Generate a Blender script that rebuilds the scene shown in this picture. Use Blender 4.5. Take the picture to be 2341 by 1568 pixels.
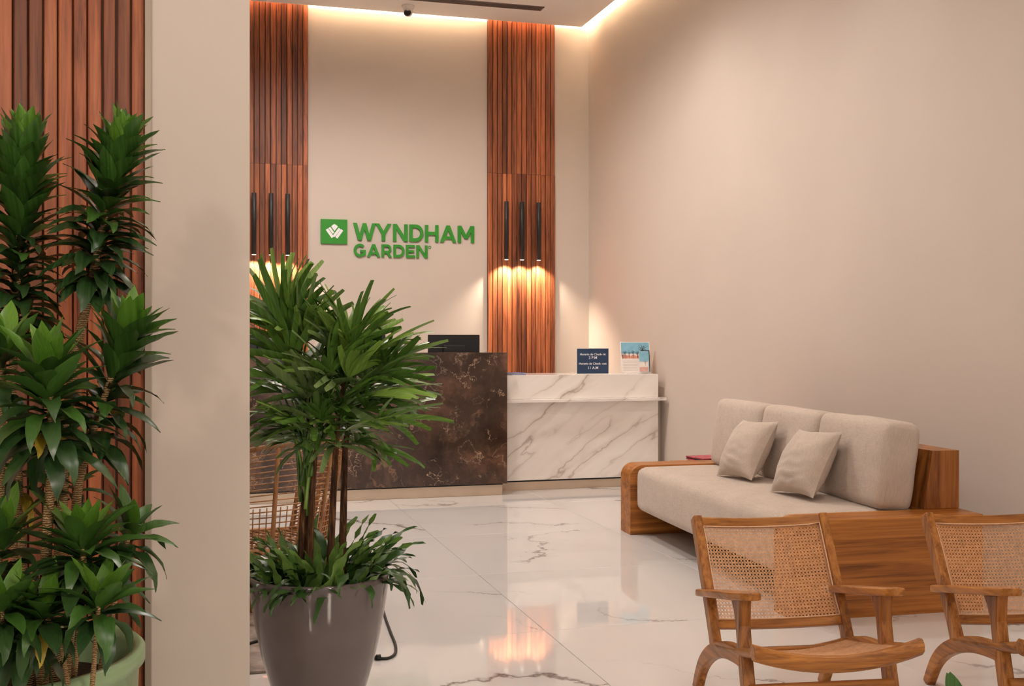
import bpy, math, random
from mathutils import Vector, Matrix, Euler, noise as mnoise

# ------------------------------------------------------------------ scene
for _o in list(bpy.data.objects):
    bpy.data.objects.remove(_o, do_unlink=True)
scene = bpy.context.scene
COL = scene.collection
R = math.radians

# ------------------------------------------------------------------ camera
YAW = R(15.8)            # the lens looks 15.8 degrees to the right of the side wall's direction
FOC = 2550.0             # focal length in pixels of the 2341 x 1568 frame
EYE = 1.30
HZ = 772.0               # row of the horizon
cam_d = bpy.data.cameras.new('camera')
cam = bpy.data.objects.new('camera', cam_d)
COL.objects.link(cam)
cam.location = (0, 0, EYE)
cam.rotation_euler = (R(90), 0, -YAW)
cam_d.sensor_width = 36.0
cam_d.lens = FOC / 2341.0 * 36.0
cam_d.shift_y = -(784.0 - HZ) / 2341.0
cam_d.clip_start = 0.05
cam_d.clip_end = 60
scene.camera = cam

# ------------------------------------------------------------------ view, world
vs = scene.view_settings
vs.view_transform = 'Standard'
vs.look = 'None'
vs.exposure = 0.0
vs.gamma = 1.0
vs.use_curve_mapping = False
world = bpy.data.worlds.new('world')
scene.world = world
world.use_nodes = True
_bg = world.node_tree.nodes['Background']
_bg.inputs['Color'].default_value = (1.0, 0.87, 0.76, 1)
_bg.inputs['Strength'].default_value = 1.00

def add_light(name, kind, loc, energy, color=(1, .85, .7), target=None, **kw):
    d = bpy.data.lights.new(name, kind)
    d.energy = energy
    d.color = color
    for k, v in kw.items():
        setattr(d, k, v)
    o = bpy.data.objects.new(name, d)
    COL.objects.link(o)
    o.location = loc
    if target is not None:
        o.rotation_euler = (Vector(target) - Vector(loc)).to_track_quat('-Z', 'Y').to_euler()
    return o

scene.cycles.max_bounces = 6
scene.cycles.diffuse_bounces = 5
scene.cycles.glossy_bounces = 3
scene.cycles.transmission_bounces = 2
scene.cycles.transparent_max_bounces = 6
scene.cycles.caustics_reflective = False
scene.cycles.caustics_refractive = False
scene.cycles.adaptive_threshold = 0.08
scene.cycles.adaptive_min_samples = 16
scene.cycles.use_denoising = True
WARM = (1.0, .915, .85)
COVE = (1.0, .88, .66)
# ceiling downlights of the lobby (all above the frame)
for (x, y, e) in ((1.8, 8.0, 205), (0.6, 8.2, 210), (1.8, 5.6, 42), (0.4, 6.0, 90), (1.8, 2.9, 50), (0.9, 2.2, 50), (-1.4, 8.6, 90), (1.6, .3, 60)):
    add_light('ceiling_downlight', 'SPOT', (x, y, 4.47), e, WARM, (x, y, 0),
              spot_size=R(165), spot_blend=.5, shadow_soft_size=.12)
# a row of narrower downlights close to the side wall
for y in (8.1, 5.7, 3.3, .9):
    add_light('wall_downlight', 'SPOT', (3.42, y, 4.50), 20, WARM, (3.50, y, 0), spot_size=R(80), spot_blend=.9, shadow_soft_size=.06)
# spot behind the viewer that throws the leaf shadows on the partition
add_light('entrance_and_fill_spot', 'SPOT', (-1.75, -1.5, 3.05), 125, (1, .83, .70), (-.25, 3.2, 1.1),
          spot_size=R(70), spot_blend=.8, shadow_soft_size=.15)
add_light('entrance_and_fill_spot', 'SPOT', (1.5, -1.9, 2.7), 235, (1, .84, .71), (-.3, 3.2, .7),
          spot_size=R(60), spot_blend=.8, shadow_soft_size=.25)  # fill spot added to brighten the lower pier, no fitting of the lobby
# cove strips above the dropped ceiling, one along the back wall and one along the side wall
add_light('cove_strip_light', 'AREA', (0.0, 10.76, 4.76), 300, COVE, (0.0, 11.09, 4.66),
          shape='RECTANGLE', size=7.6, size_y=.03)
add_light('cove_strip_light', 'AREA', (3.65, 5.5, 4.76), 380, COVE, (3.98, 5.5, 4.66),
          shape='RECTANGLE', size=10.4, size_y=.03)

# ------------------------------------------------------------------ placing helpers
FW = Vector((math.sin(YAW), math.cos(YAW), 0))
RT = Vector((math.cos(YAW), -math.sin(YAW), 0))
CAM = Vector((0, 0, EYE))
def at(u, v, d):
    """point seen at column u, row v, d metres ahead of the camera"""
    return CAM + (FW + RT * ((u - 1170.5) / FOC) + Vector((0, 0, 1)) * ((HZ - v) / FOC)) * d

# ------------------------------------------------------------------ mesh helpers
class MB:
    def __init__(s):
        s.v = []; s.f = []; s.m = []; s.sm = []
    def add(s, vs, fs, mi=0, smooth=False, mat=None):
        b = len(s.v)
        s.v += [tuple(mat @ Vector(p)) if mat is not None else tuple(p) for p in vs]
        for f in fs:
            s.f.append([i + b for i in f]); s.m.append(mi); s.sm.append(smooth)
        return s
    def box(s, a, b, mi=0, mat=None):
        (x0, y0, z0), (x1, y1, z1) = a, b
        vs = [(x0, y0, z0), (x1, y0, z0), (x1, y1, z0), (x0, y1, z0), (x0, y0, z1), (x1, y0, z1), (x1, y1, z1), (x0, y1, z1)]
        return s.add(vs, [(0, 3, 2, 1), (4, 5, 6, 7), (0, 1, 5, 4), (1, 2, 6, 5), (2, 3, 7, 6), (3, 0, 4, 7)], mi, False, mat)
    def prism(s, prof, axis, a, b, mi=0, mat=None, smooth=False):
        """2D outline (counter-clockwise) swept along axis from a to b; axis 'x' takes (y,z), 'y' (x,z), 'z' (x,y)"""
        def P(p, t):
            return {'x': (t, p[0], p[1]), 'y': (p[0], t, p[1]), 'z': (p[0], p[1], t)}[axis]
        n = len(prof)
        vs = [P(p, a) for p in prof] + [P(p, b) for p in prof]
        fs = [tuple(range(n)), tuple(range(2 * n - 1, n - 1, -1))]
        fs += [(i, i + n, (i + 1) % n + n, (i + 1) % n) for i in range(n)]
        return s.add(vs, fs, mi, smooth, mat)
    def tube(s, pts, r, n=8, mi=0, smooth=True, cap=True):
        pts = [Vector(p) for p in pts]
        rs = r if isinstance(r, (list, tuple)) else [r] * len(pts)
        vs = []; fs = []
        up = None
        for i, p in enumerate(pts):
            t = (pts[min(i + 1, len(pts) - 1)] - pts[max(i - 1, 0)])
            t = t.normalized() if t.length > 1e-9 else Vector((0, 0, 1))
            if up is None:
                up = t.orthogonal().normalized()
            else:
                up = (up - t * up.dot(t)); up = up.normalized() if up.length > 1e-6 else t.orthogonal().normalized()
            w = t.cross(up)
            for k in range(n):
                a = 2 * math.pi * k / n
                vs.append(tuple(p + (up * math.cos(a) + w * math.sin(a)) * rs[i]))
        for i in range(len(pts) - 1):
            for k in range(n):
                fs.append((i * n + k, i * n + (k + 1) % n, (i + 1) * n + (k + 1) % n, (i + 1) * n + k))
        s.add(vs, fs, mi, smooth)
        if cap:
            b = len(s.v) - len(vs)
            s.f.append([b + k for k in range(n - 1, -1, -1)]); s.m.append(mi); s.sm.append(False)
            s.f.append([b + (len(pts) - 1) * n + k for k in range(n)]); s.m.append(mi); s.sm.append(False)
        return s
    def lathe(s, prof, c=(0, 0, 0), n=48, mi=0, smooth=True):
        vs = []; fs = []
        m = len(prof)
        for k in range(n):
            a = 2 * math.pi * k / n
            for (r, z) in prof:
                vs.append((c[0] + r * math.cos(a), c[1] + r * math.sin(a), c[2] + z))
        for k in range(n):
            for i in range(m - 1):
                k2 = (k + 1) % n
                fs.append((k * m + i, k2 * m + i, k2 * m + i + 1, k * m + i + 1))
        return s.add(vs, fs, mi, smooth)
    def mesh(s, name, mats):
        me = bpy.data.meshes.new(name)
        me.from_pydata(s.v, [], s.f)
        for m in (mats if isinstance(mats, (list, tuple)) else [mats]):
            me.materials.append(m)
        for p, mi, sm in zip(me.polygons, s.m, s.sm):
            p.material_index = mi; p.use_smooth = sm
        me.update()
        return me
    def obj(s, name, mats, parent=None, bevel=0, seg=2):
        o = bpy.data.objects.new(name, s.mesh(name, mats))
        COL.objects.link(o)
        if parent is not None:
            o.parent = parent
        if bevel:
            md = o.modifiers.new('bevel', 'BEVEL'); md.width = bevel; md.segments = seg; md.limit_method = 'ANGLE'
            md.angle_limit = R(40)
        return o

def link(name, me, parent=None, loc=(0, 0, 0), rot=(0, 0, 0), mw=None):
    o = bpy.data.objects.new(name, me); COL.objects.link(o)
    if parent is not None:
        o.parent = parent
    if mw is not None:
        o.matrix_local = mw
    else:
        o.location = loc; o.rotation_euler = rot
    return o
def tag(o, label, cat, group=None, kind=None):
    if label: o['label'] = label
    if cat: o['category'] = cat
    if group: o['group'] = group
    if kind: o['kind'] = kind
    return o
def struct(o):
    o['kind'] = 'structure'; return o
def thing(name, label, cat, loc=(0, 0, 0), rz=0, group=None):
    o = bpy.data.objects.new(name, None); COL.objects.link(o)
    o.empty_display_size = .1
    o.location = loc; o.rotation_euler = (0, 0, rz)
    return tag(o, label, cat, group)
def copy_tree(o, parent=None):
    c = o.copy(); COL.objects.link(c); c.parent = parent
    for ch in list(o.children):
        copy_tree(ch, c)
    return c

# ------------------------------------------------------------------ material helpers
class NT:
    def __init__(s, name, rough=.5, spec=.5):
        s.mat = bpy.data.materials.new(name); s.mat.use_nodes = True
        s.t = s.mat.node_tree; s.b = s.t.nodes['Principled BSDF']
        s.b.inputs['Roughness'].default_value = rough
        s.b.inputs['Specular IOR Level'].default_value = spec
    def n(s, typ, **kw):
        nd = s.t.nodes.new(typ)
        for k, v in kw.items():
            if k.startswith('_'): setattr(nd, k[1:], v)
            else: nd.inputs[k.replace('__', ' ')].default_value = v
        return nd
    def l(s, a, b): s.t.links.new(a, b)
    def coord(s, scale=(1, 1, 1), rot=(0, 0, 0), rnd=0, kind='Object'):
        tc = s.n('ShaderNodeTexCoord'); out = tc.outputs[kind]
        if rnd:
            oi = s.n('ShaderNodeObjectInfo'); mu = s.n('ShaderNodeMath', _operation='MULTIPLY'); mu.inputs[1].default_value = rnd
            s.l(oi.outputs['Random'], mu.inputs[0])
            ad = s.n('ShaderNodeVectorMath', _operation='ADD'); s.l(out, ad.inputs[0]); s.l(mu.outputs[0], ad.inputs[1]); out = ad.outputs[0]
        mp = s.n('ShaderNodeMapping'); mp.inputs['Scale'].default_value = scale; mp.inputs['Rotation'].default_value = rot
        s.l(out, mp.inputs['Vector'])
        return mp.outputs['Vector']
    def noise(s, vec, scale, detail=4, rough=.5, dist=0):
        nd = s.n('ShaderNodeTexNoise', Scale=scale, Detail=detail, Roughness=rough, Distortion=dist); s.l(vec, nd.inputs['Vector'])
        return nd.outputs['Fac']
    def ramp(s, fac, stops):
        nd = s.n('ShaderNodeValToRGB'); cr = nd.color_ramp
        while len(cr.elements) < len(stops): cr.elements.new(.5)
        for e, (p, c) in zip(cr.elements, stops):
            e.position = p; e.color = (*c, 1) if len(c) == 3 else c
        s.l(fac, nd.inputs['Fac']); return nd.outputs['Color']
    def math(s, op, a, b=None, clamp=False):
        nd = s.n('ShaderNodeMath', _operation=op); nd.use_clamp = clamp
        for i, x in enumerate((a, b)):
            if x is None: continue
            if isinstance(x, (int, float)): nd.inputs[i].default_value = x
            else: s.l(x, nd.inputs[i])
        return nd.outputs[0]
    def mix(s, fac, a, b, blend='MIX'):
        nd = s.n('ShaderNodeMix', _data_type='RGBA', _blend_type=blend)
        for i, x in ((0, fac), (6, a), (7, b)):
            if isinstance(x, (int, float)): nd.inputs[i].default_value = x
            elif isinstance(x, tuple): nd.inputs[i].default_value = (*x, 1)
            else: s.l(x, nd.inputs[i])
        return nd.outputs[2]
    def color(s, c):
        if isinstance(c, tuple): s.b.inputs['Base Color'].default_value = (*c, 1)
        else: s.l(c, s.b.inputs['Base Color'])
        return s
    def bump(s, fac, strength=.2, dist=.01):
        nd = s.n('ShaderNodeBump', Strength=strength, Distance=dist); s.l(fac, nd.inputs['Height']); s.l(nd.outputs[0], s.b.inputs['Normal']); return s

def plain(name, c, rough=.5, spec=.5, metal=0, var=.06, scale=6, bump=0):
    m = NT(name, rough, spec)
    v = m.coord()
    nz = m.noise(v, scale, 3)
    lo = tuple(x * (1 - var) for x in c); hi = tuple(min(1, x * (1 + var)) for x in c)
    m.color(m.ramp(nz, [(.3, lo), (.7, hi)]))
    m.b.inputs['Metallic'].default_value = metal
    if bump: m.bump(m.noise(v, scale * 25, 3), bump, .003)
    return m.mat
def emit(name, c, strength):
    m = NT(name); m.color(c)
    m.b.inputs['Emission Color'].default_value = (*c, 1); m.b.inputs['Emission Strength'].default_value = strength
    return m.mat
def wood(name, dark, mid, light, axis='z', fine=55, rough=.4, rnd=40, tone=.35, stretch=.05, spec=.4):
    """long grain along one axis; tone: how far one piece may differ from the next"""
    m = NT(name, rough, spec)
    sc = {'x': (stretch, 1, 1), 'y': (1, stretch, 1), 'z': (1, 1, stretch)}[axis]
    v = m.coord(sc, rnd=rnd)
    n1 = m.noise(v, fine, 6, .65, .6)
    n2 = m.noise(v, fine * .22, 3, .5, 1.2)
    g = m.math('ADD', m.math('MULTIPLY', n1, .55), m.math('MULTIPLY', n2, .45))
    c = m.ramp(g, [(.34, dark), (.5, mid), (.66, light)])
    if tone:
        oi = m.n('ShaderNodeObjectInfo')
        k = m.ramp(oi.outputs['Random'], [(0, (1 - tone,) * 3), (1, (1 + tone * .6,) * 3)])
        c = m.mix(1.0, c, k, 'MULTIPLY')
    m.color(c)
    m.bump(n1, .12, .002)
    return m.mat

# ------------------------------------------------------------------ materials
M = {}
M['wall'] = plain('wall_paint', (.60, .52, .455), .75, .25, var=.02, scale=1.5, bump=.02)
M['ceiling'] = plain('ceiling_paint', (.92, .87, .83), .8, .2, var=.015, scale=1.5)
M['slat'] = wood('walnut_slats', (.080, .019, .007), (.31, .088, .031), (.48, .155, .060), 'z', 60, .42, 60, .50)
M['slat_back'] = plain('slat_backing', (.09, .032, .017), .6)
M['teak'] = wood('teak_long_grain', (.105, .031, .006), (.39, .138, .026), (.60, .245, .052), 'x', 48, .36, 20, .08, .03)
M['teak_y'] = wood('teak_cross_grain', (.11, .034, .007), (.35, .125, .025), (.54, .22, .048), 'y', 42, .38, 20, .12, .06)
M['teak_z'] = wood('teak_upright_grain', (.11, .034, .007), (.32, .112, .023), (.49, .19, .042), 'z', 50, .38, 20, .12, .06)
M['chairwood'] = wood('chair_oak', (.10, .031, .006), (.345, .128, .024), (.53, .225, .050), 'z', 80, .33, 30, .12, .045)
M['chairwood_x'] = wood('chair_oak_rail', (.10, .031, .006), (.345, .128, .024), (.53, .225, .050), 'x', 80, .33, 30, .12, .045)
M['chairwood_y'] = wood('chair_oak_arm', (.10, .031, .006), (.345, .128, .024), (.53, .225, .050), 'y', 80, .33, 30, .12, .045)
M['cane'] = plain('cane_strands', (.66, .36, .18), .45, .4, var=.18, scale=60)
M['cane_bead'] = plain('cane_bead', (.72, .45, .27), .45, .4, var=.1, scale=60)
M['metal_trim'] = plain('brushed_trim', (.33, .27, .21), .42, .5, .35)
M['plinth'] = plain('champagne_plinth', (.62, .50, .38), .32, .5, .25)
M['black'] = plain('black_gap', (.012, .010, .009), .6)
M['screen'] = plain('black_plastic', (.012, .012, .013), .35, .4)
M['blackmetal'] = plain('black_metal', (.02, .018, .017), .45, .4)
M['white'] = plain('white_plastic', (.8, .76, .71), .4)
M['green'] = plain('sign_green', (.028, .26, .02), .4, .4, var=.03)
M['navy'] = plain('navy_print', (.022, .050, .110), .4, .4, var=.04)
M['ink'] = plain('white_ink', (.86, .84, .86), .6, .2, var=.01)
M['paper'] = plain('paper', (.80, .74, .70), .6, .2, var=.02)
M['lamp'] = emit('lamp_lens', (1, .86, .68), 5)
M['vent'] = plain('vent_grey', (.22, .16, .14), .6)
M['vent_dark'] = plain('vent_slot', (.10, .07, .065), .7)
M['soil'] = plain('potting_soil', (.035, .022, .015), .95, .1, var=.5, scale=90, bump=.6)
M['potgreen'] = plain('green_glaze', (.27, .40, .21), .28, .5, var=.05)
M['potgrey'] = plain('taupe_glaze', (.13, .104, .098), .11, .55, var=.16, scale=3)
M['rattan'] = wood('rattan', (.16, .06, .02), (.36, .17, .065), (.55, .30, .13), 'z', 40, .5, 20, .2, .2)
M['rug'] = plain('rug_pile', (.30, .25, .22), .95, .1, var=.45, scale=14, bump=.4)
M['cord'] = plain('black_rubber', (.016, .017, .014), .5, .4)
M['blue'] = plain('blue_print', (.11, .15, .30), .5, .3)
M['skyblue'] = plain('print_sky', (.22, .46, .60), .45, .3, var=.12, scale=18)
M['coral'] = plain('print_coral', (.62, .26, .18), .5, .3, var=.2, scale=60)
M['dark_print'] = plain('print_dark', (.035, .025, .022), .5, .3)
M['magenta'] = plain('print_magenta', (.45, .06, .09), .4, .4, var=.5, scale=24)

def acrylic():
    m = NT('clear_acrylic', .06, .5); m.color((.95, .93, .9))
    m.b.inputs['Alpha'].default_value = .14
    return m.mat
M['acrylic'] = acrylic()

def fabric():
    m = NT('beige_linen', .9, .15)
    v = m.coord((1, 1, 1))
    t1 = m.noise(m.coord((1, .08, 1)), 330, 2)
    t2 = m.noise(m.coord((1, 1, .08)), 330, 2)
    sl = m.noise(v, 9, 3)
    mx = m.math('ADD', m.math('MULTIPLY', t1, .5), m.math('MULTIPLY', t2, .5))
    g = m.math('ADD', m.math('MULTIPLY', mx, .8), m.math('MULTIPLY', sl, .2))
    m.color(m.ramp(g, [(.35, (.42, .35, .295)), (.5, (.52, .435, .37)), (.65, (.59, .50, .425))]))
    m.bump(mx, .18, .001)
    m.b.inputs['Sheen Weight'].default_value = .15
    return m.mat
M['fabric'] = fabric()

def marble_white(name, base, vein, scale, rough, ang, rnd=0, kind='Object', thin=.012, mask=(.45, .62), soft=.4):
    """pale stone with branching veins: thin ridges of a warped noise, broken up by a second noise"""
    m = NT(name, rough, .5)
    v = m.coord((1, 1, 1), ang, rnd, kind)
    st = m.n('ShaderNodeMapping'); st.inputs['Scale'].default_value = (.42, 1, 1); m.l(v, st.inputs['Vector']); sv = st.outputs[0]
    warp = m.n('ShaderNodeTexNoise', Scale=scale * 1.3, Detail=6.0, Roughness=.62); m.l(v, warp.inputs['Vector'])
    ws = m.n('ShaderNodeVectorMath', _operation='SCALE'); ws.inputs['Scale'].default_value = .55 / scale; m.l(warp.outputs['Color'], ws.inputs[0])
    wv = m.n('ShaderNodeVectorMath', _operation='ADD'); m.l(sv, wv.inputs[0]); m.l(ws.outputs[0], wv.inputs[1])
    n1 = m.noise(wv.outputs[0], scale, 1.5, .5)
    r1 = m.math('ABSOLUTE', m.math('SUBTRACT', n1, .5))
    mk = m.noise(v, scale * .9, 2, .5)
    width = m.math('MULTIPLY', m.math('SUBTRACT', mk, mask[0], True), thin * 9)
    width = m.math('ADD', width, .0004)
    core = m.math('SUBTRACT', 1.0, m.math('DIVIDE', r1, width), True)
    core = m.math('MULTIPLY', core, m.math('MULTIPLY', m.math('SUBTRACT', mk, mask[0], True), 7.0, True))
    halo = m.math('SUBTRACT', 1.0, m.math('DIVIDE', r1, .05), True)
    halo = m.math('MULTIPLY', m.math('MULTIPLY', halo, m.math('MULTIPLY', m.math('SUBTRACT', mk, mask[0], True), 3.0, True)), soft)
    cl = m.noise(v, scale * .8, 4)
    c = m.ramp(cl, [(.3, tuple(x * .955 for x in base)), (.7, base)])
    c = m.mix(halo, c, tuple((a + b) / 2 for a, b in zip(base, vein)))
    c = m.mix(core, c, vein)
    m.color(c)
    return m
M['tile'] = marble_white('floor_marble', (.70, .675, .655), (.20, .16, .145), .85, .045, (0, 0, R(35)), rnd=53, mask=(.43, .62), thin=.0045).mat
M['grout'] = plain('grout', (.50, .42, .36), .8)
def marble_streak():
    """pale stone crossed by slanting grey streaks"""
    m = NT('counter_marble', .12, .5)
    v = m.coord((1, 1, 1), (0, R(33), 0))
    st = m.n('ShaderNodeMapping'); st.inputs['Scale'].default_value = (.16, 1, 1); m.l(v, st.inputs['Vector'])
    warp = m.n('ShaderNodeTexNoise', Scale=3.0, Detail=5.0, Roughness=.6); m.l(v, warp.inputs['Vector'])
    ws = m.n('ShaderNodeVectorMath', _operation='SCALE'); ws.inputs['Scale'].default_value = .10; m.l(warp.outputs['Color'], ws.inputs[0])
    wv = m.n('ShaderNodeVectorMath', _operation='ADD'); m.l(st.outputs[0], wv.inputs[0]); m.l(ws.outputs[0], wv.inputs[1]); wv = wv.outputs[0]
    mk = m.math('MULTIPLY', m.math('SUBTRACT', m.noise(st.outputs[0], 2.6, 2), .40, True), 5.0, True)
    r1 = m.math('ABSOLUTE', m.math('SUBTRACT', m.noise(wv, 5.2, 2), .5))
    core = m.math('SUBTRACT', 1.0, m.math('DIVIDE', r1, .018), True)
    halo = m.math('SUBTRACT', 1.0, m.math('DIVIDE', r1, .10), True)
    c = m.ramp(m.noise(wv, 3.0, 4), [(.3, (.80, .74, .70)), (.65, (.88, .84, .80))])
    c = m.mix(m.math('MULTIPLY', m.math('MULTIPLY', halo, mk), .45), c, (.44, .35, .29))
    c = m.mix(m.math('MULTIPLY', m.math('MULTIPLY', core, mk), .8), c, (.30, .23, .18))
    m.color(c)
    return m.mat
M['marble'] = marble_streak()

def marble_dark():
    m = NT('dark_emperador', .13, .5)
    v = m.coord((1, 1, 1))
    warp = m.n('ShaderNodeTexNoise', Scale=3.2, Detail=7.0, Roughness=.65); m.l(v, warp.inputs['Vector'])
    ws = m.n('ShaderNodeVectorMath', _operation='SCALE'); ws.inputs['Scale'].default_value = .42; m.l(warp.outputs['Color'], ws.inputs[0])
    wv = m.n('ShaderNodeVectorMath', _operation='ADD'); m.l(v, wv.inputs[0]); m.l(ws.outputs[0], wv.inputs[1]); wv = wv.outputs[0]
    cl = m.noise(wv, 1.9, 7, .66)
    c = m.ramp(cl, [(.30, (.020, .012, .010)), (.46, (.052, .030, .022)), (.58, (.13, .068, .043)), (.70, (.28, .155, .09))])
    def ridge(sc, wid, off):
        n = m.noise(wv, sc, 2, .5)
        return m.math('SUBTRACT', 1.0, m.math('DIVIDE', m.math('ABSOLUTE', m.math('SUBTRACT', n, off)), wid), True)
    mk = m.math('MULTIPLY', m.math('SUBTRACT', m.noise(v, 4.2, 3), .50, True), 8.0, True)
    mk2 = m.math('MULTIPLY', m.math('SUBTRACT', m.noise(v, 2.6, 3), .50, True), 6.0, True)
    c = m.mix(m.math('MULTIPLY', ridge(3.6, .035, .46), m.math('MULTIPLY', mk2, .55)), c, (.34, .19, .11))
    c = m.mix(m.math('MULTIPLY', ridge(7.0, .010, .5), mk), c, (.62, .43, .29))
    c = m.mix(m.math('MULTIPLY', ridge(1.6, .004, .53), .5), c, (.42, .31, .23))
    m.color(c)
    return m.mat
M['marble_dark'] = marble_dark()

def leafmat(name, c, c2, rough=.32, spec=.45):
    m = NT(name, rough, spec)
    v = m.coord((1, 1, 1))
    st = m.noise(m.coord((26, .8, 1)), 7, 2)
    oi = m.n('ShaderNodeObjectInfo')
    f = m.math('ADD', m.math('MULTIPLY', st, .95), m.math('MULTIPLY', oi.outputs['Random'], .30))
    m.color(m.ramp(f, [(.40, c), (.84, c2)]))
    m.b.inputs['Subsurface Weight'].default_value = 0
    return m.mat
M['leaf_dark'] = leafmat('leaf_dark_green', (.014, .044, .012), (.042, .095, .024))
M['leaf_mid'] = leafmat('leaf_mid_green', (.026, .080, .012), (.066, .16, .026))
M['leaf_young'] = leafmat('leaf_young_green', (.052, .15, .012), (.14, .29, .034))
M['leaf_yellow'] = leafmat('leaf_yellowing', (.30, .22, .02), (.50, .36, .05))
M['leaf_brown'] = leafmat('leaf_browned', (.22, .06, .012), (.42, .16, .03))
M['palm'] = leafmat('palm_green', (.034, .090, .011), (.105, .215, .032), .38)
M['palm_light'] = leafmat('palm_light_green', (.09, .20, .022), (.23, .37, .07), .38)
M['palm_pale'] = leafmat('palm_pale_green', (.11, .18, .05), (.20, .28, .10), .55)
M['fern'] = leafmat('fern_green', (.022, .065, .013), (.065, .14, .032), .42)
M['fern_light'] = leafmat('fern_light_green', (.07, .16, .03), (.17, .29, .06), .42)
def bark():
    m = NT('ringed_stem', .8, .2)
    v = m.coord((1, 1, 1), kind='Object')
    w = m.n('ShaderNodeTexWave', Scale=62.0, Distortion=5.0, Detail=2.0); w.bands_direction = 'Z'; m.l(v, w.inputs['Vector'])
    w.inputs['Detail Scale'].default_value = 2.0
    m.color(m.ramp(w.outputs['Fac'], [(.12, (.16, .085, .035)), (.4, (.38, .23, .105)), (.8, (.50, .33, .16))]))
    m.bump(w.outputs['Fac'], .6, .004)
    return m.mat
M['stem'] = bark()
def canebark():
    m = NT('fibrous_cane', .85, .2)
    v = m.coord((1, 1, .12))
    n = m.noise(v, 90, 5, .6, .5)
    m.color(m.ramp(n, [(.35, (.022, .010, .006)), (.55, (.10, .045, .02)), (.72, (.27, .14, .06))]))
    m.bump(n, .7, .006)
    return m.mat
M['palmcane'] = canebark()

# ------------------------------------------------------------------ room shell
XR, YB, ZC = 3.98, 11.09, 4.53          # side wall, back wall, dropped ceiling
XL, YF = -4.2, -2.6
floor = struct(MB().box((XL, YF, -.12), (XR + .15, YB + .15, -.012)).obj('floor', M['grout']))
# big polished tiles, each a piece with its own edge
xs = [XL] + [1.49 + 1.21 * k for k in range(-4, 3)] + [XR]
ys = [YF] + [4.72 + 1.22 * k for k in range(-5, 6)] + [YB]
tile_mesh = {}
for i in range(len(xs) - 1):
    for j in range(len(ys) - 1):
        w, d = xs[i + 1] - xs[i], ys[j + 1] - ys[j]
        if w < .01 or d < .01: continue
        key = (round(w, 3), round(d, 3))
        if key not in tile_mesh:
            g = .0012; b = .0015; a, c = w / 2 - g, d / 2 - g
            mb = MB()
            vs = [(-a, -c, -.012), (a, -c, -.012), (a, c, -.012), (-a, c, -.012), (-a, -c, -b), (a, -c, -b), (a, c, -b), (-a, c, -b),
                  (-a + b, -c + b, 0), (a - b, -c + b, 0), (a - b, c - b, 0), (-a + b, c - b, 0)]
            fs = [(0, 1, 5, 4), (1, 2, 6, 5), (2, 3, 7, 6), (3, 0, 4, 7), (4, 5, 9, 8), (5, 6, 10, 9), (6, 7, 11, 10), (7, 4, 8, 11), (8, 9, 10, 11)]
            mb.add(vs, fs)
            tile_mesh[key] = mb.mesh('tile', M['tile'])
        link('tile', tile_mesh[key], floor, ((xs[i] + xs[i + 1]) / 2, (ys[j] + ys[j + 1]) / 2, 0))

ZU = 5.15
struct(MB().box((XL - .15, YB, -.12), (XR + .15, YB + .15, ZU)).obj('wall_back', M['wall']))
struct(MB().box((XR, YF, -.12), (XR + .15, YB, ZU)).obj('wall_right', M['wall']))
struct(MB().box((XL - .15, YF, -.12), (XL, YB, ZU)).obj('wall_left', M['wall']))
struct(MB().box((XL - .15, YF, ZU), (XR + .15, YB + .15, ZU + .12)).obj('ceiling_upper', M['ceiling']))
# dropped ceiling, open cove along the back and the side wall
ceil = struct(MB().box((XL, YF, ZC), (XR - .125, YB - .125, ZC + .10)).obj('ceiling', M['ceiling']))
MB().box((XL, YF, ZC + .10), (XL + .08, YB - .5, ZU)).box((XL, YB - .62, ZC + .10), (XR - .5, YB - .56, ZU)).box(
    (XR - .62, YF, ZC + .10), (XR - .56, YB - .62, ZU)).obj('cove_upstand', M['ceiling'], ceil)

# partition in the foreground: painted pier and a slatted field beside it
YP = 3.30
struct(MB().box((-.122, YP, 0), (.148, YP + .15, ZC)).obj('wall_partition', M['wall']))
struct(MB().box((XL, YP + .05, 0), (-.122, YP + .15, ZC)).obj('wall_partition_core', M['wall']))
tr = MB().box((-.1395, YP - .012, 0), (-.1215, YP + .05, ZC)).obj('trim_1', M['metal_trim'], None, .0015)
struct(tr)

def slat_mesh(w, d, h, name='slat'):
    """upright slat with a rounded face, w wide, d deep, h high, back at y = 0, front towards -y"""
    r = min(w, d) * .28
    prof = [(-w / 2, 0), (w / 2, 0), (w / 2, -d + r)]
    prof += [(w / 2 - r + r * math.cos(a), -d + r - r * math.sin(a)) for a in (R(45), R(90))]
    prof += [(-w / 2 + r + r * math.cos(a), -d + r - r * math.sin(a)) for a in (R(90), R(135))]
    prof += [(-w / 2, -d + r)]
    return MB().prism(prof[::-1], 'z', 0, h).mesh(name, M['slat'])

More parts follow.
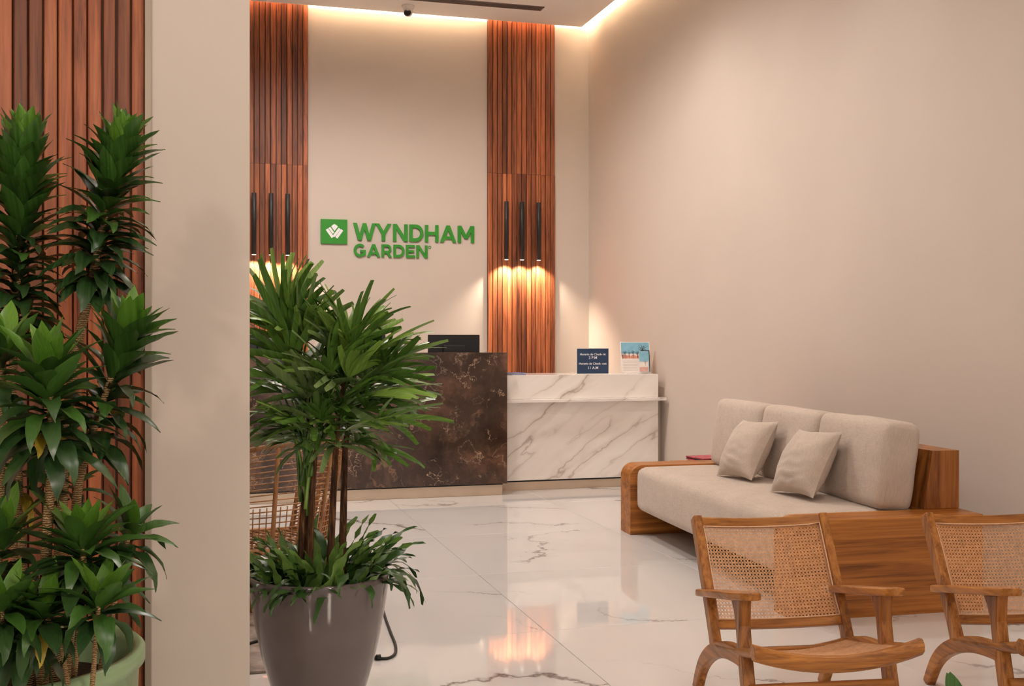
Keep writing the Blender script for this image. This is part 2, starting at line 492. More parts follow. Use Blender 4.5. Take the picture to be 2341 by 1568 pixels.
def slat_panel(name, x0, x1, y, z0, z1, n, joint, label, rnd):
    p = thing(name, label, 'wall panel', ((x0 + x1) / 2, y, 0))
    cx = (x0 + x1) / 2
    MB().box((x0 - cx, -.012, z0), (x1 - cx, 0, z1)).obj('backing_board', M['slat_back'], p)
    pitch = (x1 - x0) / n
    cuts = [z0] + ([joint] if joint else []) + [z1]
    cache = {}
    for i in range(n):
        for a, b in zip(cuts[:-1], cuts[1:]):
            kind = rnd.choice((0, 0, 1, 2))
            w = pitch * (.88, .92, .80)[kind]; d = (.013, .016, .010)[kind]
            key = (kind, a)
            if key not in cache: cache[key] = slat_mesh(w, d, b - a - .002)
            link('slat', cache[key], p, (x0 + pitch * (i + .5) - cx, -.012, a))
    return p
rs = random.Random(4)
slat_panel('slatted_wall_panel', 2.873, 3.598, YB, 0, 4.9, 14, 2.99, 'tall dark red walnut slat panel beside the corner, behind the white marble counter', rs)
slat_panel('slatted_wall_panel', .330, 1.055, YB, 0, 4.9, 14, 2.99, 'tall walnut slat panel on the back wall behind the potted fan palm', rs)
slat_panel('slatted_wall_panel', -.1395 - .0385 * 26, -.1395, YP + .05, 0, ZC - .002, 26, None, 'broad walnut slat panel in the foreground behind the dracaena', rs)

# ceiling fittings
v = thing('ceiling_vent', 'long narrow slot air vent set in the ceiling', 'vent', (0, 0, ZC))
MB().box((.6, 10.385, -.006), (3.27, 10.40, .0)).box((.6, 10.505, -.006), (3.27, 10.52, 0)).box((.6, 10.385, -.006), (.615, 10.52, 0)).box((3.255, 10.385, -.006), (3.27, 10.52, 0)).obj('vent_frame', M['vent'], v)
MB().box((.615, 10.40, -.003), (3.255, 10.505, 0)).obj('vent_backing', M['vent_dark'], v)
for k in range(3):
    MB().box((.615, 10.42 + k * .03, -.006), (3.255, 10.428 + k * .03, -.002)).obj('vane', M['vent'], v)
cpos = at(933, 13, 10.86); cpos.z = ZC
c = thing('security_camera', 'small white turret security camera under the ceiling', 'camera', cpos)
MB().lathe([(0, 0), (.062, 0), (.062, -.012), (.05, -.03), (.046, -.05), (0, -.05)], n=24).obj('mount', M['white'], c)
MB().lathe([(0, .045), (.025, .04), (.042, .02), (.046, 0), (.042, -.02), (.025, -.036), (0, -.04)], (0, 0, -.062), n=24).obj('housing', M['white'], c)
lens = MB().lathe([(0, 0), (.03, 0), (.036, .012), (.036, .02), (0, .022)], n=20).obj('lens', M['blackmetal'], c)
lens.location = (-.012, -.036, -.088); lens.rotation_euler = (R(60), 0, R(-15))

# ------------------------------------------------------------------ reception desk and counter
DX0, DX1, DY = -2.2, 2.473, 8.88
d = thing('reception_desk', 'dark brown marble reception desk with gold-veined front panel', 'desk', (DX1, DY, 0))
def dbox(a, b): return (a[0] - DX1, a[1] - DY, a[2]), (b[0] - DX1, b[1] - DY, b[2])
MB().box(*dbox((DX0, DY, .097), (DX1, DY + .03, 1.178))).obj('front_panel', M['marble_dark'], d, .002)
MB().box(*dbox((DX1 - .03, DY + .0301, .097), (DX1, DY + .62, 1.178))).obj('side_panel', M['marble_dark'], d, .002)
MB().box(*dbox((DX0, DY + .0301, 1.148), (DX1 - .0301, DY + .34, 1.178))).obj('top', M['marble_dark'], d, .002)
MB().box(*dbox((DX0, DY + .08, .71), (DX1 - .0301, DY + .62, .74))).obj('work_top', M['slat_back'], d, .002)
MB().box(*dbox((DX0, DY + .03, 0), (DX1 - .035, DY + .58, .085))).obj('plinth', M['plinth'], d, .001)
MB().box(*dbox((DX0, DY + .034, .085), (DX1 - .03, DY + .57, .0968))).obj('shadow_gap', M['black'], d)
MB().box(*dbox((DX0, DY + .05, .0969), (DX1 - .0301, DY + .09, 1.147))).obj('inner_board', M['slat_back'], d)

CX0, CX1, CY = 2.475, 3.909, 9.09
k = thing('marble_counter', 'white grey-veined marble counter with a projecting shelf against the corner', 'counter', (CX0, CY, 0))
def cbox(a, b): return (a[0] - CX0, a[1] - CY, a[2]), (b[0] - CX0, b[1] - CY, b[2])
MB().box(*cbox((CX0, CY, .778), (CX1, CY + .03, .982))).obj('upper_panel', M['marble'], k, .002)
MB().box(*cbox((CX0, CY, .088), (CX1, CY + .03, .752))).obj('lower_panel', M['marble'], k, .002)
MB().box(*cbox((CX0, CY - .085, .7525), (3.952, CY + .30, .7775))).obj('shelf', M['marble'], k, .002)
MB().box(*cbox((CX0, CY + .0301, .955), (CX1, CY + .52, .982))).obj('counter_top', M['marble'], k, .002)
MB().box(*cbox((CX1 - .03, CY + .0301, .088), (CX1, CY + .52, .752))).obj('end_panel', M['marble'], k, .002)
MB().box(*cbox((CX0, CY + .03, 0), (CX1, CY + .5, .072))).obj('plinth', M['plinth'], k, .001)
MB().box(*cbox((CX0, CY + .032, .072), (CX1, CY + .49, .0879))).obj('shadow_gap', M['black'], k)
MB().box(*cbox((CX1 + .0005, CY + .12, 0), (XR - .001, CY + .15, .752))).obj('filler_panel', M['wall'], k)

# monitors on the work top behind the desk, their backs to the room
def monitor(u, label):
    p = at(u, 770, 9.35); x = p.x
    m = thing('computer_monitor', label, 'monitor', (x, DY + .42, .7405), 0, 'monitors behind the reception desk')
    mb = MB().box((-.225, -.012, .29), (.225, .012, .585)).obj('screen_panel', M['screen'], m, .004)
    MB().box((-.10, -.04, .34), (.10, -.0121, .50)).obj('rear_housing', M['screen'], m, .01)
    MB().prism([(-.05, 0), (.05, 0), (.03, .36), (-.03, .36)], 'y', -.055, -.041).obj('stand_neck', M['screen'], m, .003)
    MB().box((-.12, -.10, 0), (.12, .08, .012)).obj('stand_foot', M['screen'], m, .004)
    return m
monitor(1048.5, 'black computer monitor standing clear of the palm, beside the right slat panel')
monitor(818, 'black computer monitor mostly hidden behind the middle of the fan palm')
monitor(611, 'black computer monitor at the pier, glimpsed through the palm leaves')

# text meshes
def text_mesh(body, size, name, mat, bold=.0, depth=.0003, align='CENTER'):
    cu = bpy.data.curves.new(name, 'FONT'); cu.body = body; cu.size = size; cu.align_x = align; cu.align_y = 'CENTER'
    cu.offset = bold; cu.extrude = depth; cu.resolution_u = 3
    o = bpy.data.objects.new(name, cu); COL.objects.link(o)
    dg = bpy.context.evaluated_depsgraph_get()
    me = bpy.data.meshes.new_from_object(o.evaluated_get(dg))
    bpy.data.objects.remove(o, do_unlink=True)
    me.materials.clear(); me.materials.append(mat)
    return me

# check-in sign
SX, SY, SZ = 3.352, 9.24, .982
s = thing('check_in_sign', 'navy tabletop sign with white check-in and check-out hours', 'sign', (SX, SY, SZ), R(-4))
MB().box((-.143, -.003, .004), (.143, 0, .222)).obj('panel', M['navy'], s, .001)
MB().box((-.147, .0001, .0), (.147, .0025, .226)).obj('back_plate', M['white'], s)
MB().box((-.147, -.004, 0), (.147, .07, .0035)).obj('base', M['white'], s)
for body, z, sz in (('Horario de Check- in:', .172, .0265), ('3 P.M', .142, .034), ('Horario de Check- out:', .090, .0265), ('11 A.M', .053, .034)):
    link('lettering', text_mesh(body, sz, 'lettering', M['ink'], .00035), s, (0, -.0055, z), (R(90), 0, 0))

# brochure holder
BX, BY = 3.772, 9.27
h = thing('brochure_holder', 'clear leaflet stand with a beach picture and brochure pocket', 'brochure stand', (BX, BY, .982), R(-8))
tilt = Matrix.Rotation(R(-9), 4, 'X')
def hp(mb, name, mat, bev=0):
    o = mb.obj(name, mat, h, bev); o.matrix_local = tilt @ o.matrix_local; return o
hp(MB().box((-.135, .001, .0), (.135, .004, .285)), 'back_plate', M['white'], .001)
hp(MB().box((-.128, -.0005, .008), (.128, .0005, .278)), 'page', M['paper'])
hp(MB().box((-.128, -.0015, .178), (.128, -.0006, .278)), 'printed_sky', M['skyblue'])
def palm_print(cx, cz, s_, mb):
    for a in range(0, 360, 45):
        aa = R(a + 12); c_, s2 = math.cos(aa), math.sin(aa)
        mb.add([(cx, -.0022, cz), (cx + c_ * s_ * .5 - s2 * s_ * .12, -.0022, cz + s2 * s_ * .4 + c_ * s_ * .12), (cx + c_ * s_, -.0022, cz + s2 * s_ * .75)], [(0, 1, 2)])
    mb.add([(cx - s_ * .07, -.0022, cz), (cx + s_ * .07, -.0022, cz), (cx + s_ * .09, -.0022, cz - s_ * 1.6), (cx - s_ * .09, -.0022, cz - s_ * 1.6)], [(0, 1, 2, 3)])
mb = MB()
for (cx, cz, s_) in ((.068, .225, .042), (-.095, .19, .026), (-.055, .185, .02), (-.02, .192, .024), (.02, .185, .028), (-.115, .165, .02)):
    palm_print(cx, cz, s_, mb)
hp(mb, 'printed_palms', M['dark_print'])
mb = MB()
rb = random.Random(2)
for i in range(12):
    x = -.122 + i * .013; z = .148 + rb.random() * .012; w = .010 + rb.random() * .006
    mb.add([(x, -.0018, .135), (x + w, -.0018, .135), (x + w, -.0018, z), (x + w * .4, -.0018, z + .014), (x, -.0018, z)], [(0, 1, 2, 3, 4)])
hp(mb, 'printed_crowd', M['coral'])
mb = MB()
for i in range(7):
    mb.add([(-.115, -.0012, .112 - i * .014), (.02, -.0012, .112 - i * .014), (.02, -.0012, .1105 - i * .014), (-.115, -.0012, .1105 - i * .014)], [(0, 1, 2, 3)])
hp(mb, 'printed_lines', M['vent'])
for j, (x0, mt) in enumerate(((.052, 'dark_print'), (.044, 'skyblue'), (.034, 'paper'))):
    hp(MB().box((x0 - .004, -.012 - j * .004, .012), (x0 + .076, -.009 - j * .004, .205 - j * .006)), 'leaflet', M[mt])
hp(MB().box((.031, -.0212, .10), (.109, -.0202, .192)), 'leaflet_sky', M['skyblue'])
mb = MB(); palm_print(.085, .10, .02, mb)
for v_ in range(len(mb.v)): mb.v[v_] = (mb.v[v_][0], -.0216, mb.v[v_][2])
hp(mb, 'leaflet_palm', M['dark_print'])
hp(MB().box((.031, -.0218, .014), (.109, -.0202, .055)), 'leaflet_crowd', M['coral'])
hp(MB().box((.026, -.026, .0), (.118, -.0235, .11)), 'pocket', M['acrylic'])

# flat stack of blue leaflets lying on the counter next to the dark desk
lf = thing('leaflet_stack', 'flat blue leaflets lying on the white counter by the dark desk', 'leaflets', (2.60, 9.22, .982))
for i in range(3):
    o = MB().box((-.11, -.09, .001 + i * .006), (.11, .09, .0065 + i * .006)).obj('leaflet', M['blue' if i != 1 else 'paper'], lf)
    o.rotation_euler = (0, 0, R((-4, 5, 11)[i]))

# ------------------------------------------------------------------ pendant lamps
def pendant(x, label, y=10.985):
    p = thing('pendant_lamp', label, 'pendant lamp', (x, y, 2.10), 0, 'slim black pendant lamps')
    MB().lathe([(0, .014), (.0205, .014), (.0205, .0), (.0225, .0), (.0225, .59), (.02, .592), (0, .592)], n=20).obj('lamp_tube', M['blackmetal'], p)
    MB().lathe([(0, .0125), (.0200, .0125), (.0200, -.002), (.016, -.004), (0, -.004)], n=20).obj('lens', M['lamp'], p)
    MB().tube([(0, 0, .592), (0, 0, ZU - 2.10)], .0016, 6).obj('cable', M['blackmetal'], p)
    MB().lathe([(0, ZU - 2.10), (.03, ZU - 2.10), (.03, ZU - 2.115), (0, ZU - 2.115)], n=20).obj('canopy', M['blackmetal'], p)
    add_light('pendant_beam', 'SPOT', (x, y, 2.085), 44, (1, .81, .63), (x, y + .02, 0), spot_size=R(120), spot_blend=.6, shadow_soft_size=.02)
for x, lab in ((3.049, 'slim black tube pendant over the white counter, nearest the sign lettering'), (3.215, 'slim black tube pendant over the white counter, middle of its three'),
               (3.395, 'slim black tube pendant over the white counter, nearest the corner'), (.533, 'slim black tube pendant above the palm, half hidden at the pier edge'),
               (.693, 'slim black tube pendant above the palm, middle of its three'), (.851, 'slim black tube pendant above the palm, nearest the sign emblem')):
    pendant(x, lab)

# ------------------------------------------------------------------ wall sign
YS = YB - .022
sg = thing('hotel_sign', 'raised green wall lettering with a square tulip emblem', 'sign', (1.308, YB, 2.348))
def sobj(mb, name, mat, x, z, parent=None, bev=.0015):
    o = mb.obj(name, mat, parent or sg, bev, 1)
    o.location = (x - 1.308, 0, z - 2.348) if parent is None else (x, 0, z)
    return o
plate = sobj(MB().box((-.130, -.022, -.121), (.130, -.001, .121)), 'emblem_plate', M['green'], 1.308, 2.348)
def ep(px, py): return ((px - 262) / 365 * .260, -(py - 282) / 345 * .242)
def band(a, b, w):
    a = Vector(ep(*a)); b = Vector(ep(*b)); t = (b - a).normalized(); nrm = Vector((-t.y, t.x)) * (w / 365 * .13)
    return [tuple(a + nrm), tuple(a - nrm), tuple(b - nrm), tuple(b + nrm)]
def flat(mb, poly, y0, y1):
    ar = sum(poly[i][0] * poly[(i + 1) % len(poly)][1] - poly[(i + 1) % len(poly)][0] * poly[i][1] for i in range(len(poly)))
    if ar < 0: poly = poly[::-1]
    mb.prism(poly, 'y', y0, y1)
for pl in (band((162, 250), (243, 365), 38), band((372, 256), (293, 370), 36), band((338, 238), (256, 350), 34), band((196, 226), (252, 306), 30),
           [ep(*q) for q in ((266, 177), (290, 188), (314, 212), (268, 276), (222, 212), (243, 188))]):
    mb = MB(); flat(mb, list(pl), -.0245, -.022)
    o = mb.obj('emblem_petal', M['ink'], plate)
def arc(cx, cy, ro, ri, a0, a1, n=18, sx=1.0):
    out = []
    for i in range(n):
        t0 = R(a0 + (a1 - a0) * i / n); t1 = R(a0 + (a1 - a0) * (i + 1) / n)
        out.append([(cx + ro * sx * math.cos(t0), cy + ro * math.sin(t0)), (cx + ro * sx * math.cos(t1), cy + ro * math.sin(t1)),
                    (cx + ri * sx * math.cos(t1), cy + ri * math.sin(t1)), (cx + ri * sx * math.cos(t0), cy + ri * math.sin(t0))])
    return out
def para(xb, zb, xt, zt, w): return [(xb, zb), (xb + w, zb), (xt + w, zt), (xt, zt)]
def rect(x0, z0, x1, z1): return [(x0, z0), (x1, z0), (x1, z1), (x0, z1)]
GL = {
 'W': (1.50, [para(.32, 0, 0, 1, .24), para(.32, 0, .63, 1, .24), para(.94, 0, .63, 1, .24), para(.94, 0, 1.26, 1, .24)]),
 'Y': (1.06, [para(.41, .38, 0, 1, .25), para(.41, .38, .81, 1, .25), rect(.42, 0, .65, .42)]),
 'N': (.98, [rect(0, 0, .22, 1), rect(.76, 0, .98, 1), para(.72, 0, 0, 1, .26)]),
 'D': (.95, [rect(0, 0, .22, 1), rect(.2, 0, .46, .2), rect(.2, .8, .46, 1)] + arc(.45, .5, .5, .29, -90, 90)),
 'H': (.92, [rect(0, 0, .22, 1), rect(.70, 0, .92, 1), rect(.2, .4, .72, .6)]),
 'A': (1.10, [para(0, 0, .43, 1, .24), para(.86, 0, .43, 1, .24), rect(.24, .19, .86, .36)]),
 'M': (1.14, [rect(0, 0, .22, 1), rect(.92, 0, 1.14, 1), para(.45, .24, .0, 1, .25), para(.44, .24, .89, 1, .25)]),
 'G': (1.0, arc(.5, .5, .52, .30, 42, 335, 26) + [rect(.78, .10, .99, .52), rect(.53, .36, .99, .53)]),
 'R': (.90, [rect(0, 0, .22, 1), rect(.2, .81, .5, 1), rect(.2, .30, .5, .49), para(.62, 0, .36, .42, .26)] + arc(.49, .65, .35, .16, -90, 90)),
 'E': (.78, [rect(0, 0, .22, 1), rect(.2, 0, .78, .2), rect(.2, .4, .70, .59), rect(.2, .8, .76, 1)]),
}
def word(txt, x0, x1, z0, hgt, gap):
    tot = sum(GL[c_][0] for c_ in txt) + gap * (len(txt) - 1)
    kx = (x1 - x0) / tot; x = x0
    for i, c_ in enumerate(txt):
        w, polys = GL[c_]
        mb = MB()
        for q_, pl in enumerate(polys): flat(mb, [(p[0] * kx, p[1] * hgt) for p in pl], -.020 - .00012 * q_, -.001 + .00002 * q_)
        sobj(mb, 'letter', M['green'], x, z0, None, 0)
        x += (w + (gap if not (txt[i:i + 2] == 'WY') else -.02)) * kx + (gap * .2 * kx if txt[i:i + 2] != 'WY' else 0)
word('WYNDHAM', 1.497, 2.735, 2.268, .172, .10)
word('GARDEN', 1.505, 2.235, 2.105, .128, .11)
mb = MB()
for q in arc(0, 0, .015, .010, 0, 360, 20): flat(mb, q, -.006, -.001)
sobj(mb, 'registered_mark', M['green'], 2.272, 2.215, None, 0)

# ------------------------------------------------------------------ soft shapes
def cushion_mesh(name, sx, sy, sz, r, bulge, n=14, mat=None, wr=0.0, seed=0, face=None):
    """rounded, slightly inflated block centred on the origin"""
    mb = MB()
    hx, hy, hz = sx / 2, sy / 2, sz / 2
    def P(p):
        x, y, z = p
        q = Vector((max(-hx + r, min(hx - r, x * hx)), max(-hy + r, min(hy - r, y * hy)), max(-hz + r, min(hz - r, z * hz))))
        dv = Vector((x * hx, y * hy, z * hz)) - q
        o = q + (dv.normalized() * r if dv.length > 1e-7 else dv)
        ax, ay, az = o.x / hx, o.y / hy, o.z / hz
        f = lambda a, b: max(0, 1 - a * a) ** .6 * max(0, 1 - b * b) ** .6
        k = Vector((ax * f(ay, az), ay * f(ax, az), az * f(ax, ay)))
        k = Vector((k.x * bulge[0], k.y * bulge[1], k.z * bulge[2]))
        o = o + k
        if wr:
            w = mnoise.noise(Vector((o.x * 7 + seed, o.y * 7, o.z * 7))) * wr
            o += (o.normalized()) * w
        return tuple(o)
    idx = {}
    def V(p):
        key = tuple(round(c, 5) for c in p)
        if key not in idx:
            idx[key] = len(mb.v); mb.v.append(P(p))
        return idx[key]
    g = [math.sin((i / n - .5) * math.pi) for i in range(n + 1)]
    g = [a * .55 + b * .45 for a, b in zip(g, [2 * i / n - 1 for i in range(n + 1)])]
    for ax in range(3):
        for sgn in (-1, 1):
            for i in range(n):
                for j in range(n):
                    q = []
                    for (a, b) in ((i, j), (i + 1, j), (i + 1, j + 1), (i, j + 1)):
                        p = [0, 0, 0]; p[ax] = sgn; p[(ax + 1) % 3] = g[a]; p[(ax + 2) % 3] = g[b]
                        q.append(V(p))
                    if sgn < 0: q = q[::-1]
                    mb.f.append(q); mb.m.append(0); mb.sm.append(True)
    return mb.mesh(name, mat or M['fabric'])

# ------------------------------------------------------------------ sofa
SROT = R(-3.0)
SO = Vector((2.632, 4.565, 0))
sofa = thing('sofa', 'long beige linen sofa in a chunky teak frame beside the wall', 'sofa', SO, SROT)
L, DP, AT, AH, AR = 2.50, .985, .20, .458, .085
prof = [(0, 0)] + [(DP, 0), (DP, AH)] + [(AR - AR * math.sin(R(a)), AH - AR + AR * math.cos(R(a))) for a in range(0, 91, 9)]
for y0 in (0, L - AT):
    MB().prism(prof, 'y', y0, y0 + AT).obj('arm', [M['teak']], sofa, .002)
# back box with a sloping face
bp = [(.80, .15), (DP, .15), (DP, .755), (.865, .755)]
MB().prism([(.790, AH + .0005), (DP - .001, AH + .0005), (DP - .001, .745), (.838, .745)], 'y', AT * .93, L - AT * .93).obj('back_box', M['teak_z'], sofa, .002)
MB().prism([(.790, .15), (DP - .001, .15), (DP - .001, AH), (.790, AH)], 'y', AT + .0005, L - AT - .0005).obj('back_base', M['teak_z'], sofa)
MB().box((.34, AT + .0005, .10), (.785, L - AT - .0005, .163)).obj('base_rail', M['slat_back'], sofa)
SL = L - 2 * AT
o = link('seat_cushion', cushion_mesh('seat_cushion', .775, SL - .006, .285, .055, (.012, .0, .022), 18), sofa, (.03 + .3875, L / 2, .165 + .1425))
cw = SL / 3
for i in range(3):
    w = cw - .004
    bc = link('back_cushion', cushion_mesh('back_cushion', .19, w, .435, .045, (.028, .0, .010), 16, wr=.007, seed=i * 9), sofa,
              (.675, AT + cw * (i + .5), .445 + .222), (0, R(8), 0))
    # seam piping round the front face
    pts = []
    rr = .05
    for (cy, cz, a0) in ((w / 2 - rr, .2175 - rr, 0), (-w / 2 + rr, .2175 - rr, 90), (-w / 2 + rr, -.2175 + rr, 180), (w / 2 - rr, -.2175 + rr, 270)):
        for a in range(0, 91, 30):
            pts.append((-.066, cy + (rr - .004) * math.cos(R(a0 + a)), cz + (rr - .004) * math.sin(R(a0 + a))))
    pts.append(pts[0])
    MB().tube(pts, .0045, 6, cap=False).obj('piping', M['fabric'], bc)

def pillow_mesh(w, h, t, seed):
    mb = MB(); n = 26
    rnd = random.Random(seed)
    for side in (-1, 1):
        b = len(mb.v)
        for i in range(n + 1):
            for j in range(n + 1):
                u = 2 * i / n - 1; v_ = 2 * j / n - 1
                pin = 1 - .10 * (1 - u * u) * abs(v_) ** 2; pin2 = 1 - .10 * (1 - v_ * v_) * abs(u) ** 2
                x = u * w / 2 * pin2; z = v_ * h / 2 * pin
                f = (max(0, 1 - u ** 2) ** .55) * (max(0, 1 - v_ ** 2) ** .55)
                y = side * t / 2 * f
                wv = math.sin(v_ * 22 + u * 3 * math.sin(seed) + mnoise.noise(Vector((u * 2, v_ * 2, seed))) * 5)
                y += side * .006 * wv * f * max(0, .6 - v_) * max(0, 1 - abs(u))
                y += .010 * mnoise.noise(Vector((u * 2.3 + seed, v_ * 2.3, side))) * f
                mb.v.append((x, y, z))
        for i in range(n):
            for j in range(n):
                q = [b + i * (n + 1) + j, b + (i + 1) * (n + 1) + j, b + (i + 1) * (n + 1) + j + 1, b + i * (n + 1) + j + 1]
                if side > 0: q = q[::-1]
                mb.f.append(q); mb.m.append(0); mb.sm.append(True)
    return mb.mesh('throw_pillow', M['fabric'])
SM = Matrix.Translation(SO) @ Matrix.Rotation(SROT, 4, 'Z')
for (ly, lab, sd, yaw) in ((1.40, 'beige throw pillow leaning on the sofa, nearer the marble counter', 1.3, -84), (.68, 'beige throw pillow leaning on the sofa, nearer the cane chairs', 5.1, -84)):
    o = link('throw_pillow', pillow_mesh(.385, .385, .20, sd))
    o.matrix_world = SM @ Matrix.Translation((.415, ly, .645)) @ Matrix.Rotation(R(yaw), 4, 'Z') @ Matrix.Rotation(R(-30), 4, 'X') @ Matrix.Rotation(R(-3), 4, 'Y')
    tag(o, lab, 'pillow', 'throw pillows on the sofa')

# low side table behind the far arm with magazines on it
tp = SM @ Vector((.72, L + .24, 0))
st = thing('side_table', 'low wooden side table hidden behind the far sofa arm', 'table', tp, SROT)
MB().box((-.20, -.20, .385), (.20, .20, .41)).obj('table_top', M['teak'], st, .003)
for sx_ in (-1, 1):
    for sy_ in (-1, 1):
        MB().box((sx_ * .17 - .018, sy_ * .17 - .018, 0), (sx_ * .17 + .018, sy_ * .17 + .018, .385)).obj('leg', M['teak_z'], st)
mg = thing('magazine_pile', 'red and pink magazines lying behind the far sofa arm', 'magazines', (tp.x + .03, tp.y - .03, .4102), SROT + R(6))
for i, mt in enumerate(('dark_print', 'coral', 'paper', 'magenta', 'dark_print', 'magenta')):
    o = MB().box((-.15, -.11, i * .008), (.15, .11, i * .008 + .0075)).obj('magazine', M[mt], mg)
    o.rotation_euler = (0, 0, R((0, 4, -7, 2, -3, 5)[i]))

# ------------------------------------------------------------------ cane lounge chairs
def curve_prof(center, half):
    """outline of a band around a centre line, half-widths given per point"""
    c = [Vector(p) for p in center]; n = len(c); a = []; b = []
    for i in range(n):
        t = (c[min(i + 1, n - 1)] - c[max(i - 1, 0)]).normalized(); nr = Vector((-t.y, t.x)) * half[i]
        a.append(tuple(c[i] + nr)); b.append(tuple(c[i] - nr))
    return a + b[::-1]
def ccw(p):
    ar = sum(p[i][0] * p[(i + 1) % len(p)][1] - p[(i + 1) % len(p)][0] * p[i][1] for i in range(len(p)))
    return p if ar > 0 else p[::-1]
def spline(pts, n=6):
    out = []
    P_ = [Vector(p) for p in pts]
    for i in range(len(P_) - 1):
        p0, p1, p2, p3 = P_[max(i - 1, 0)], P_[i], P_[i + 1], P_[min(i + 2, len(P_) - 1)]
        for k in range(n):
            t = k / n
            out.append(.5 * ((2 * p1) + (-p0 + p2) * t + (2 * p0 - 5 * p1 + 4 * p2 - p3) * t * t + (-p0 + 3 * p1 - 3 * p2 + p3) * t ** 3))
    out.append(P_[-1]); return out

def strand_mesh(S, na, nb, name, w=.0021):
    """woven cane: pairs of strands both ways and single diagonals, laid over the surface S(a, b) -> (point, normal)"""
    mb = MB()
    def strip(f, seg, width, lift):
        vs = []; fs = []
        for i in range(seg + 1):
            t = i / seg
            a, b = f(t); p, nm = S(a, b)
            a2, b2 = f(min(1, t + .01)); a1, b1 = f(max(0, t - .01))
            tg = (S(a2, b2)[0] - S(a1, b1)[0]).normalized(); sd = tg.cross(nm).normalized() * width / 2
            q = p + nm * lift
            vs += [tuple(q - sd), tuple(q + sd)]
        for i in range(seg): fs.append((2 * i, 2 * i + 1, 2 * i + 3, 2 * i + 2))
        mb.add(vs, fs, 0, True)
    for i in range(na):
        for e in (-.17, .17):
            a = (i + .5 + e) / na
            strip(lambda t, a=a: (a, t), 8, w, .0006)
    for j in range(nb):
        for e in (-.17, .17):
            b = (j + .5 + e) / nb
            strip(lambda t, b=b: (t, b), 10, w, -.0006)
    for k in range(-nb, na + nb):
        for sg_ in (1, -1):
            # diagonal through cell corners
            ts = []
            a0, b0 = ((k + .5) / na, 0.0); sa, sb = sg_ / na, 1 / nb
            lo, hi = 0.0, float(nb)
            if sa > 0: lo = max(lo, -a0 / sa); hi = min(hi, (1 - a0) / sa)
            else: lo = max(lo, (1 - a0) / sa); hi = min(hi, -a0 / sa)
            if hi - lo < .5: continue
            strip(lambda t, a0=a0, lo=lo, hi=hi, sa=sa, sb=sb: (min(1, max(0, a0 + sa * (lo + (hi - lo) * t))), min(1, max(0, sb * (lo + (hi - lo) * t)))), 8, w, .0)
    me = mb.mesh(name, M['cane'])
    return me

